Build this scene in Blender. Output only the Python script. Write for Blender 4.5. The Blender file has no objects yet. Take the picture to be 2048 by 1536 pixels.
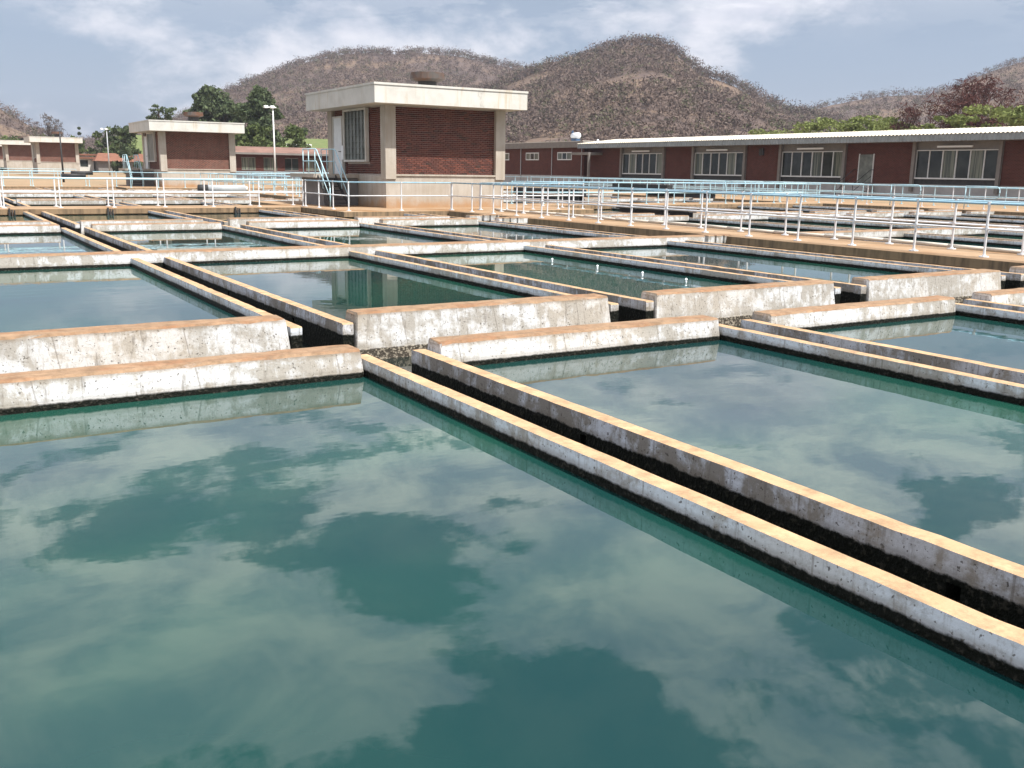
import bpy, math, random
import numpy as np
from mathutils import Matrix, Vector
random.seed(7); rng = np.random.default_rng(7)
SC = bpy.context.scene
COL = SC.collection

# ------------------------------------------------------------------ camera, sky, sun, exposure
PITCH, ROLL, YAW, FPX = 0.218152627, 0.0145896151, -0.551633524, 1921.77
def cam_axes():
    c, s = math.cos(PITCH), math.sin(PITCH)
    R = np.array([[math.cos(ROLL), -math.sin(ROLL), 0], [math.sin(ROLL), math.cos(ROLL), 0], [0, 0, 1]])
    up, fw, ri = R @ np.array([0, -c, -s]), R @ np.array([0, -s, c]), R @ np.array([1., 0, 0])
    a = -math.sin(YAW) * fw + math.cos(YAW) * ri
    b = math.cos(YAW) * fw + math.sin(YAW) * ri
    return np.array([a, b, up])
M = cam_axes()
cam = bpy.data.cameras.new('camera'); camo = bpy.data.objects.new('camera', cam); COL.objects.link(camo)
cam.sensor_width = 36; cam.lens = FPX / 2048 * 36; cam.clip_start = .05; cam.clip_end = 6000
cx, cy, cz = M[:, 0], -M[:, 1], -M[:, 2]
camo.matrix_world = Matrix(((cx[0], cy[0], cz[0], 0), (cx[1], cy[1], cz[1], 0), (cx[2], cy[2], cz[2], 1.6), (0, 0, 0, 1)))
SC.camera = camo

SUN = Vector((0.42, -1.0, 1.83)).normalized()
world = bpy.data.worlds.new('World'); SC.world = world; world.use_nodes = True
sun = bpy.data.lights.new('sun', 'SUN'); sun.energy = 5.0; sun.angle = math.radians(.53); sun.color = (1, .968, .92)
suno = bpy.data.objects.new('sun', sun); COL.objects.link(suno)
suno.rotation_euler = SUN.to_track_quat('Z', 'Y').to_euler()
vs = SC.view_settings; vs.view_transform = 'Standard'; vs.look = 'None'; vs.gamma = 1; vs.use_curve_mapping = False
vs.exposure = 0.76

# ------------------------------------------------------------------ node helper
class NT:
    def __init__(s, nt): s.nt = nt; s.n = nt.nodes; s.l = nt.links
    def put(s, sock, v):
        if v is None: return
        if hasattr(v, 'is_output') or isinstance(v, bpy.types.NodeSocket): s.l.new(v, sock)
        else:
            if isinstance(v, (tuple, list)) and len(v) == 3 and sock.type == 'RGBA': v = (*v, 1)
            sock.default_value = v
    def add(s, t, props=None, **ins):
        n = s.n.new(t)
        for k, v in (props or {}).items(): setattr(n, k, v)
        for k, v in ins.items():
            key = int(k[1:]) if k[0] == 'i' and k[1:].isdigit() else k.replace('_', ' ')
            s.put(n.inputs[key], v)
        return n
    def math(s, op, a, b=None, c=None, clamp=False):
        n = s.n.new('ShaderNodeMath'); n.operation = op; n.use_clamp = clamp
        for i, v in enumerate((a, b, c)):
            if v is not None: s.put(n.inputs[i], v)
        return n.outputs[0]
    def mix(s, f, a, b):
        n = s.n.new('ShaderNodeMix'); n.data_type = 'RGBA'
        s.put(n.inputs[0], f); s.put(n.inputs[6], a); s.put(n.inputs[7], b); return n.outputs[2]
    def noise(s, vec, scale, detail=4, rough=.55, dist=0):
        n = s.add('ShaderNodeTexNoise', None, Vector=vec, Scale=scale, Detail=detail, Roughness=rough, Distortion=dist)
        return n.outputs['Fac']
    def ramp(s, v, lo, hi, smooth=True):
        n = s.n.new('ShaderNodeMapRange'); n.interpolation_type = 'SMOOTHSTEP' if smooth else 'LINEAR'
        s.put(n.inputs[0], v); n.inputs[1].default_value = lo; n.inputs[2].default_value = hi
        n.inputs[3].default_value = 0; n.inputs[4].default_value = 1; return n.outputs[0]
    def scaled(s, vec, sc):
        n = s.n.new('ShaderNodeVectorMath'); n.operation = 'MULTIPLY'; s.put(n.inputs[0], vec); n.inputs[1].default_value = sc
        return n.outputs[0]
    def xyz(s, vec):
        n = s.n.new('ShaderNodeSeparateXYZ'); s.l.new(vec, n.inputs[0]); return n.outputs
    def comb(s, x, y, z):
        n = s.n.new('ShaderNodeCombineXYZ')
        for i, v in enumerate((x, y, z)): s.put(n.inputs[i], v)
        return n.outputs[0]

# ------------------------------------------------------------------ world: Nishita sky with clouds
w = NT(world.node_tree); w.n.clear()
sky = w.add('ShaderNodeTexSky', dict(sky_type='NISHITA', sun_disc=False, sun_elevation=math.asin(SUN.z),
            sun_rotation=math.atan2(SUN.x, SUN.y), air_density=1.1, dust_density=2.2, ozone_density=1.2))
tc = w.add('ShaderNodeTexCoord').outputs['Generated']
dx, dy, dz = w.xyz(tc)
den = w.math('ADD', w.math('MAXIMUM', dz, 0.0), .10)
uv = w.comb(w.math('DIVIDE', dx, den), w.math('DIVIDE', dy, den), 0.0)
uvo = w.n.new('ShaderNodeVectorMath'); uvo.operation = 'ADD'; w.l.new(uv, uvo.inputs[0]); uvo.inputs[1].default_value = (3.1, 5.7, 0)
uv = uvo.outputs[0]
big = w.noise(uv, 1.25, 8, .58, .35)
fine = w.noise(uv, 5.0, 6, .62, .3)
cov = w.math('ADD', w.math('MULTIPLY', big, .8), w.math('MULTIPLY', fine, .2))
def bank(x, y, r, amt):                         # larger cloud banks and openings
    n = w.n.new('ShaderNodeVectorMath'); n.operation = 'DISTANCE'; w.l.new(uv, n.inputs[0]); n.inputs[1].default_value = (x, y, 0)
    return w.math('MULTIPLY', w.math('SUBTRACT', 1.0, w.ramp(n.outputs['Value'], 0.0, r)), amt)
for args in ((3.45, 7.20, .50, .15), (3.88, 6.74, .34, -.17), (3.32, 7.75, .34, -.07), (4.22, 7.15, .40, .12), (4.05, 7.75, .40, .03), (4.9, 7.2, .5, .06)):
    cov = w.math('ADD', cov, bank(*args))
dirv = w.scaled(tc, (1, 1, 2.1)); puff = w.math('ADD', w.math('MULTIPLY', w.noise(dirv, 3.4, 7, .55, .2), .75), w.math('MULTIPLY', w.noise(dirv, 11, 6, .6, .2), .25))
low = w.ramp(dz, .10, .30)                       # near the horizon the clouds are seen edge-on through thick air
mask = w.mix(low, w.ramp(puff, .475, .60), w.ramp(cov, .460, .507))
shade = w.ramp(w.noise(uv, 3.2, 7, .62, .4), .34, .68)
ccol = w.mix(shade, (9.0, 9.0, 12.2), (21, 20.8, 19.8))
hazecol = (5.7, 7.1, 9.8)
skyc = w.mix(w.math('MULTIPLY', w.math('SUBTRACT', 1.0, low), .55), sky.outputs[0], hazecol)
mask2 = w.math('ADD', w.math('MULTIPLY', mask, w.math('ADD', .74, w.math('MULTIPLY', low, .06))), w.math('MULTIPLY', low, .18))
ccol2 = w.mix(low, (12.2, 12.0, 12.6), ccol)
col = w.mix(mask2, skyc, ccol2)
bg = w.add('ShaderNodeBackground', None, Color=col, Strength=.05)
out = w.add('ShaderNodeOutputWorld'); w.l.new(bg.outputs[0], out.inputs[0])

# ------------------------------------------------------------------ materials
def newmat(name):
    m = bpy.data.materials.new(name); m.use_nodes = True; t = NT(m.node_tree); t.n.clear()
    b = t.add('ShaderNodeBsdfPrincipled'); o = t.add('ShaderNodeOutputMaterial'); t.l.new(b.outputs[0], o.inputs[0])
    return m, t, b, o
def pos(t): return t.add('ShaderNodeNewGeometry').outputs['Position']
def bump(t, b, h, strength=.3, dist=.02):
    n = t.add('ShaderNodeBump', None, Strength=strength, Distance=dist, Height=h); t.l.new(n.outputs[0], b.inputs['Normal'])

def mat_wall(name, top, rust, paint_lo, paint_hi, algae_z, paint=(.80, .80, .78), grey=(.32, .30, .265), algae_amp=.07, rustamt=.6, pebble=False):
    m, t, b, o = newmat(name); g = t.add('ShaderNodeNewGeometry'); P = g.outputs['Position']
    x, y, z = t.xyz(P); nz = t.xyz(g.outputs['Normal'])[2]
    patch = t.noise(P, 1.1, 5, .6, .3); fine = t.noise(P, 16, 6, .7); streak = t.noise(t.scaled(P, (7, 7, .5)), 1.6, 5, .6)
    midn = t.noise(P, 4.2, 9, .74, .4)
    pm = t.math('ADD', t.math('MULTIPLY', patch, .38), t.math('ADD', t.math('MULTIPLY', midn, .46), t.math('MULTIPLY', streak, .20)))
    pm = t.math('SUBTRACT', pm, t.math('MULTIPLY', t.ramp(t.noise(P, .42, 4, .6, .6), .42, .66), .055))
    pm = t.ramp(pm, paint_lo, paint_hi)
    c = t.mix(pm, grey, paint)
    warm = t.ramp(t.noise(P, .55, 3), .48, .66)
    c = t.mix(t.math('MULTIPLY', warm, .30), c, (.45, .37, .28))
    c = t.mix(t.math('MULTIPLY', t.ramp(t.noise(P, 26, 6, .75), .52, .66), .42), c, (.20, .18, .155))
    sp = t.ramp(t.noise(P, 42, 2, .5), .64, .69)             # blow holes
    c = t.mix(t.math('MULTIPLY', sp, .8), c, (.07, .06, .05))
    drip = t.math('MULTIPLY', t.ramp(t.noise(t.scaled(P, (22, 22, 1.6)), 1.0, 4, .65), .55, .72), .6)
    blot = t.ramp(t.noise(P, 4.5, 7, .75, .5), .56, .68); c = t.mix(t.math('MULTIPLY', blot, .6), c, grey)
    lip = t.math('MULTIPLY', t.ramp(t.math('ADD', z, t.math('MULTIPLY', t.noise(P, 6, 5, .7), .10)), -.01, .05), .75); c = t.mix(lip, c, (.20, .15, .10))
    c = t.mix(drip, c, (.13, .11, .09))
    seam = t.math('LESS_THAN', t.math('FRACT', t.math('DIVIDE', t.math('ADD', x, y), 1.23)), .011)
    c = t.mix(t.math('MULTIPLY', seam, .5), c, (.16, .14, .12))
    # dusty orange tops
    rn = t.math('MULTIPLY', t.ramp(t.noise(t.scaled(P, (1.2, 3, 1)), 1.3, 5, .65), .45, .66), rustamt)
    tc_ = t.mix(rn, top, rust); tc_ = t.mix(t.math('MULTIPLY', t.ramp(t.noise(P, 7, 7, .75), .40, .68), .8), tc_, tuple(v * .55 for v in top)); tc_ = t.mix(t.math('MULTIPLY', t.ramp(t.noise(P, 3.3, 5, .7), .52, .70), .6), tc_, tuple(min(1, v * 1.35) for v in top))
    edge = t.math('ADD', nz, t.math('MULTIPLY', t.math('SUBTRACT', fine, .5), .35))
    c = t.mix(t.ramp(edge, .40, .62), c, tc_)
    # algae tide line
    zz = t.math('ADD', z, t.math('MULTIPLY', t.math('SUBTRACT', t.math('ADD', t.math('MULTIPLY', fine, .6), t.math('MULTIPLY', t.noise(P, 3.1, 5, .6), .4)), .5), algae_amp * 2))
    wetz = t.math('SUBTRACT', 1.0, t.ramp(zz, algae_z + .01, algae_z + (.10 if pebble else .05)))
    c = t.mix(t.math('MULTIPLY', wetz, .45), c, (.17, .15, .12))
    al = t.math('SUBTRACT', 1.0, t.ramp(zz, algae_z - .012, algae_z + .012))
    speck = t.ramp(t.noise(P, 34, 2, .5), .50 if pebble else .56, .60 if pebble else .66)
    alc = t.mix(t.math('MULTIPLY', speck, .85 if pebble else .22), (.050, .043, .034) if pebble else (.007, .008, .006), (.25, .22, .17) if pebble else (.10, .09, .07))
    c = t.mix(al, c, alc)
    t.put(b.inputs['Base Color'], c); t.put(b.inputs['Roughness'], t.mix(al, (.88,) * 3, (.6,) * 3)); t.put(b.inputs['Specular IOR Level'], t.math('SUBTRACT', .15, t.math('MULTIPLY', al, .08)))
    h = t.math('ADD', t.math('MULTIPLY', fine, .5), t.math('MULTIPLY', t.noise(P, 34, 3, .6), t.math('ADD', .3, t.math('MULTIPLY', al, 2.2))))
    bump(t, b, h, .55, .02)
    return m
SAND, RUST = (.27, .18, .112), (.24, .107, .05)
M_CH_N = mat_wall('whitewashed channel wall concrete', SAND, RUST, .455, .545, -.198, algae_amp=.022, paint=(.545, .555, .56))
M_CH_F = mat_wall('whitewashed channel wall concrete with wet foot', SAND, RUST, .46, .555, -.40, paint=(.53, .535, .53), pebble=True, algae_amp=.035)
M_LAUN = mat_wall('painted launder concrete', (.43, .29, .172), (.36, .225, .12), .43, .53, -.19, algae_amp=.035, paint=(.60, .64, .68), grey=(.34, .325, .30), rustamt=.35)
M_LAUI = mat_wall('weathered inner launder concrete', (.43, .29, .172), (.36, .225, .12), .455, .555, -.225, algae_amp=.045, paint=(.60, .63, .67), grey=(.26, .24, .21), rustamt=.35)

def mat_simple(name, colr, rough=.6, metal=0, var=.25, scale=6, c2=None, bumps=0, spec=.22):
    m, t, b, o = newmat(name); P = pos(t)
    n = t.ramp(t.noise(P, scale, 6, .65), .3, .7)
    c = t.mix(n, colr, c2 if c2 else tuple(v * (1 - var) for v in colr))
    t.put(b.inputs['Base Color'], c); b.inputs['Roughness'].default_value = rough; b.inputs['Metallic'].default_value = metal
    b.inputs['Specular IOR Level'].default_value = spec
    if bumps: bump(t, b, t.noise(P, scale * 4, 5, .6), bumps, .01)
    return m
def mat_walk():
    m, t, b, o = newmat('dusty walkway concrete'); g = t.add('ShaderNodeNewGeometry'); P = g.outputs['Position']
    nz = t.xyz(g.outputs['Normal'])[2]; n = t.ramp(t.noise(P, .9, 6, .65, .4), .35, .68); f = t.noise(P, 20, 6, .7)
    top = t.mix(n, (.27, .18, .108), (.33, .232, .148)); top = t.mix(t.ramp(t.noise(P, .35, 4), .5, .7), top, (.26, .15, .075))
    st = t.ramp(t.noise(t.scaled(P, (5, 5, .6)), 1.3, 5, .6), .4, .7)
    side = t.mix(st, (.24, .165, .10), (.12, .088, .058))  # streaked sides, painted darker than the top to carry their shade
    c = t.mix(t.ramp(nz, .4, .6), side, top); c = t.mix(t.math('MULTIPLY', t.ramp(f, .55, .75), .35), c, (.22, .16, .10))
    t.put(b.inputs['Base Color'], c); b.inputs['Roughness'].default_value = .92; b.inputs['Specular IOR Level'].default_value = .12; bump(t, b, f, .35, .01); return m
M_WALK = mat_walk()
def mat_plinth():
    m, t, b, o = newmat('stained pump house concrete'); P = pos(t); x, y, z = t.xyz(P)
    n = t.ramp(t.noise(P, .8, 6, .65, .3), .35, .68); st = t.ramp(t.noise(t.scaled(P, (5, 5, .35)), 1.2, 5, .65), .42, .72)
    c = t.mix(n, (.36, .32, .265), (.43, .395, .345)); c = t.mix(t.math('MULTIPLY', st, .5), c, (.27, .23, .185))
    zz = t.math('ADD', z, t.math('MULTIPLY', t.math('SUBTRACT', t.noise(P, 1.7, 5, .65), .5), 1.0))
    splash = t.math('SUBTRACT', 1.0, t.ramp(zz, -.05, .55))     # orange mud splash stain with a ragged edge
    c = t.mix(t.math('MULTIPLY', splash, .75), c, (.36, .19, .075))
    seam = t.math('LESS_THAN', t.math('FRACT', t.math('DIVIDE', t.math('ADD', x, y), .93)), .012)
    c = t.mix(t.math('MULTIPLY', seam, .35), c, (.25, .21, .17))
    t.put(b.inputs['Base Color'], c); b.inputs['Roughness'].default_value = .9; b.inputs['Specular IOR Level'].default_value = .12; bump(t, b, t.noise(P, 18, 6, .7), .3, .01); return m
M_PLINTH = mat_plinth()
def mat_fascia():
    m, t, b, o = newmat('weathered cream fascia'); P = pos(t)
    n = t.ramp(t.noise(P, 1.5, 6, .65, .3), .35, .7); st = t.ramp(t.noise(t.scaled(P, (3.2, 3.2, .25)), 1.1, 6, .7), .52, .70)
    c = t.mix(n, (.57, .555, .51), (.49, .475, .43)); c = t.mix(t.math('MULTIPLY', st, .55), c, (.42, .33, .20))
    dk = t.ramp(t.noise(t.scaled(P, (1.3, 1.3, .5)), 1.0, 5, .7), .61, .72); c = t.mix(t.math('MULTIPLY', dk, .55), c, (.15, .13, .10))
    t.put(b.inputs['Base Color'], c); b.inputs['Roughness'].default_value = .85; b.inputs['Specular IOR Level'].default_value = .15; bump(t, b, t.noise(P, 14, 5, .6), .15, .01); return m
M_FASC = mat_fascia()
def mat_brickpiece():
    m, t, b, o = newmat('brown red brick'); P = pos(t); g = t.add('ShaderNodeNewGeometry'); oi = t.add('ShaderNodeObjectInfo')
    r = t.math('FRACT', t.math('ADD', oi.outputs['Random'], g.outputs['Random Per Island']))
    c = t.mix(t.ramp(r, .05, .9, False), (.150, .058, .043), (.080, .036, .031)); c = t.mix(t.ramp(r, .93, .97), c, (.055, .035, .03))
    c = t.mix(t.math('MULTIPLY', t.ramp(t.noise(P, 30, 5, .65), .5, .75), .5), c, (.19, .10, .075))
    t.put(b.inputs['Base Color'], c); b.inputs['Roughness'].default_value = .9; b.inputs['Specular IOR Level'].default_value = .08; bump(t, b, t.noise(P, 60, 4, .6), .3, .004); return m
M_BRICK = mat_brickpiece()
def mat_brickwork(name, c1, c2, mortar, msize=.010):
    m, t, b, o = newmat(name); P = pos(t); x, y, z = t.xyz(P)
    v = t.comb(t.math('ADD', x, y), z, 0.0)
    bk = t.add('ShaderNodeTexBrick', dict(offset=.5), Vector=v, Color1=c1, Color2=c2, Mortar=mortar, Scale=1.0)
    bk.inputs['Mortar Size'].default_value = msize; bk.inputs['Brick Width'].default_value = .232; bk.inputs['Row Height'].default_value = .081; bk.inputs['Bias'].default_value = -.1
    c = t.mix(t.math('MULTIPLY', t.ramp(t.noise(P, 1.2, 5), .4, .7), .3), bk.outputs['Color'], tuple(v_ * .6 for v_ in c1))
    t.put(b.inputs['Base Color'], c); b.inputs['Roughness'].default_value = .9; b.inputs['Specular IOR Level'].default_value = .08
    bump(t, b, t.math('SUBTRACT', 1.0, bk.outputs['Fac']), .6, .01); return m
M_BRICKW = mat_brickwork('brown red brickwork', (.155, .056, .042), (.082, .036, .030), (.22, .165, .13), .012)
M_BRICKD = mat_brickwork('dark red brickwork', (.095, .032, .026), (.062, .025, .021), (.13, .078, .063))
M_MORTAR = mat_simple('pale mortar', (.60, .52, .45), .95, var=.2, scale=10)
def mat_rail(name, c1, c2):
    m, t, b, o = newmat(name); P = pos(t); c = t.mix(t.ramp(t.noise(P, 5, 5, .6), .35, .65), c1, c2)
    c = t.mix(t.math('MULTIPLY', t.ramp(t.noise(P, 9, 7, .75), .60, .70), .7), c, (.20, .11, .06)); c = t.mix(t.math('MULTIPLY', t.ramp(t.noise(P, 2.3, 4, .6), .45, .7), .22), c, (.38, .32, .26))
    t.put(b.inputs['Base Color'], c); b.inputs['Roughness'].default_value = .5; b.inputs['Specular IOR Level'].default_value = .3; return m
M_WHITE = mat_rail('white rail paint', (.68, .69, .70), (.60, .61, .62)); M_BLUE = mat_rail('light blue rail paint', (.23, .40, .50), (.30, .46, .54)); M_CYAN = mat_rail('faded sky blue rail paint', (.33, .53, .61), (.45, .62, .67))
M_DARK = mat_simple('dark weathered steel', (.045, .045, .045), .6, var=.4, scale=5)
M_GREYM = mat_simple('grey painted pipe', (.40, .42, .43), .5, var=.15, scale=4)
M_CREAM = mat_simple('cream plastic pipe', (.58, .53, .45), .5, var=.12, scale=3)
M_DOOR = mat_simple('pale door paint', (.62, .64, .64), .5, var=.1, scale=4)
M_ROOF = mat_simple('cream corrugated roof sheet', (.57, .525, .43), .5, var=.10, scale=1.2)
M_ROOFB = mat_simple('rusty brown roof sheet', (.22, .13, .10), .7, var=.35, scale=.6)
M_ORANGE = mat_simple('orange roof tiles', (.21, .095, .06), .8, var=.3, scale=1.0)
M_GUT = mat_simple('grey green corrugated eave sheet', (.27, .30, .31), .55, var=.25, scale=2)
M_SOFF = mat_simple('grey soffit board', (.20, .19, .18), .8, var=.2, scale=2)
M_PIL = mat_simple('grey concrete fin', (.20, .185, .17), .85, var=.2, scale=2)
M_FRAME = mat_simple('aluminium window frame', (.60, .61, .60), .4, var=.1, scale=4)
M_RUSTY = mat_simple('rusty vent metal', (.075, .073, .07), .6, var=.3, scale=1.3, c2=(.11, .045, .02))
M_PLIGHT = mat_simple('pale grey plinth', (.38, .37, .36), .9, var=.2, scale=1.2)
M_BARK = mat_simple('grey brown bark', (.11, .085, .065), .9, var=.4, scale=3)
M_TUBE = mat_simple('white lamp housing', (.70, .72, .72), .4, var=.05)
M_TARP = mat_simple('roof tank steel', (.70, .74, .78), .3, var=.1); M_TANKB = mat_simple('blue tank paint', (.05, .10, .18), .5)
def mat_glass(name, c, curtain=None):
    m, t, b, o = newmat(name); P = pos(t); x, y, z = t.xyz(P)
    if curtain:
        f = t.ramp(t.noise(t.scaled(P, (9, 9, .25)), 1.0, 3), .4, .6); cc = t.mix(f, c, curtain)
    else: cc = t.mix(t.ramp(t.noise(P, .9, 3), .35, .65), c, tuple(v * .5 for v in c))
    t.put(b.inputs['Base Color'], cc); b.inputs['Roughness'].default_value = .06; b.inputs['Specular IOR Level'].default_value = .3; return m
M_GLASS = mat_glass('dark window glass', (.035, .042, .038)); M_GLASC = mat_glass('window glass over pale curtain', (.055, .065, .055), (.17, .18, .14))
M_LOUV = mat_simple('dusty louvre glass', (.17, .185, .165), .35, var=.45, scale=2.2)

def mat_leaf(name, c1, c2, transl=.25):
    m, t, b, o = newmat(name); g = t.add('ShaderNodeNewGeometry'); P = g.outputs['Position']
    c = t.mix(t.math('MULTIPLY_ADD', g.outputs['Random Per Island'], .7, t.math('MULTIPLY', t.noise(P, .35, 3), .3)), c1, c2)
    d = t.add('ShaderNodeBsdfDiffuse', None, Color=c); tr = t.add('ShaderNodeBsdfTranslucent', None, Color=c)
    mx = t.add('ShaderNodeMixShader', None, Fac=transl); t.l.new(d.outputs[0], mx.inputs[1]); t.l.new(tr.outputs[0], mx.inputs[2])
    t.l.new(mx.outputs[0], o.inputs[0]); t.n.remove(b); return m
L_DARK = mat_leaf('dark green leaves', (.042, .063, .034), (.125, .155, .080))
L_MID = mat_leaf('mid green leaves', (.05, .075, .028), (.135, .165, .065))
L_ACAC = mat_leaf('yellow green acacia leaves', (.11, .14, .045), (.22, .25, .095))
L_RED = mat_leaf('reddish brown dry twigs', (.060, .028, .026), (.125, .062, .055))
L_BARE = mat_leaf('bare grey twigs', (.10, .085, .075), (.19, .165, .15))
def mat_scrub():
    m, t, b, o = newmat('dry hillside scrub'); g = t.add('ShaderNodeNewGeometry'); P = g.outputs['Position']; r = g.outputs['Random Per Island']
    at = t.add('ShaderNodeAttribute', dict(attribute_name='tone')).outputs['Fac']
    c = t.mix(t.ramp(at, .1, .8, False), (.098, .071, .060), (.162, .121, .100)); c = t.mix(t.ramp(at, .84, .88), c, (.080, .092, .042))
    c = t.mix(t.math('MULTIPLY', r, .5), c, (.13, .10, .085))
    t.put(b.inputs['Base Color'], c); b.inputs['Roughness'].default_value = .95; b.inputs['Specular IOR Level'].default_value = .1; return m
M_SCRUB = mat_scrub()
def mat_hill():
    m, t, b, o = newmat('dry hillside soil and grass'); P = pos(t)
    a = t.ramp(t.noise(P, .018, 6, .65, .6), .40, .60); f = t.ramp(t.noise(P, .16, 6, .7), .35, .65)
    c = t.mix(a, (.088, .066, .058), (.165, .116, .078)); c = t.mix(t.math('MULTIPLY', f, .6), c, (.088, .067, .060))
    t.put(b.inputs['Base Color'], c); b.inputs['Roughness'].default_value = .95; b.inputs['Specular IOR Level'].default_value = .1; return m
M_HILL = mat_hill()
M_GROUND = mat_simple('dusty ground', (.29, .20, .12), .95, var=.3, scale=.15, c2=(.21, .16, .10))
M_GRASS = mat_simple('green slope grass', (.09, .125, .035), .95, var=.3, scale=.4, c2=(.13, .15, .055))

def mat_water(name, deep, green, ripple, clear=.18):
    m, t, b, o = newmat(name); t.n.remove(b); P = pos(t)
    big = t.ramp(t.noise(P, .16, 3, .5, .5), .36, .66); c = t.mix(big, deep, green)
    h = t.math('ADD', t.noise(t.scaled(P, (1.0, 1.6, 1)), 1.5, 3, .5), t.math('MULTIPLY', t.noise(t.scaled(P, (1, 1.5, 1)), 7.5, 3, .5), .06))
    calm = t.math('ADD', .35, t.math('MULTIPLY', t.ramp(t.noise(P, .09, 2), .5, .68), 1.6))
    bp = t.add('ShaderNodeBump', None, Strength=1.0, Distance=ripple, Height=t.math('MULTIPLY', h, calm))
    df = t.add('ShaderNodeBsdfDiffuse', None, Color=c); tr = t.add('ShaderNodeBsdfTransparent', None, Color=(.55, .92, .84, 1))
    body = t.add('ShaderNodeMixShader', None, Fac=clear); t.l.new(df.outputs[0], body.inputs[1]); t.l.new(tr.outputs[0], body.inputs[2])
    gl = t.add('ShaderNodeBsdfGlossy', None, Color=(1, 1, 1, 1), Roughness=.0, Normal=bp.outputs[0])
    fr = t.add('ShaderNodeFresnel', None, IOR=1.46, Normal=bp.outputs[0])
    mx = t.add('ShaderNodeMixShader', None, Fac=fr.outputs[0]); t.l.new(body.outputs[0], mx.inputs[1]); t.l.new(gl.outputs[0], mx.inputs[2])
    t.l.new(mx.outputs[0], o.inputs[0]); return m
M_WATER = mat_water('turbid teal basin water', (.005, .031, .031), (.012, .062, .042), .0024, 0)
M_CWATER = mat_water('dark channel water', (.010, .016, .014), (.014, .022, .018), .03, .0)
M_BED = mat_simple('silted basin floor', (.03, .075, .065), .9, var=.3, scale=.5)
M_PIER = mat_simple('slimy pier concrete', (.045, .045, .055), .8, var=.3, scale=2)
M_FOAM = mat_simple('white spray', (.85, .88, .9), .5, var=.05)

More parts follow.
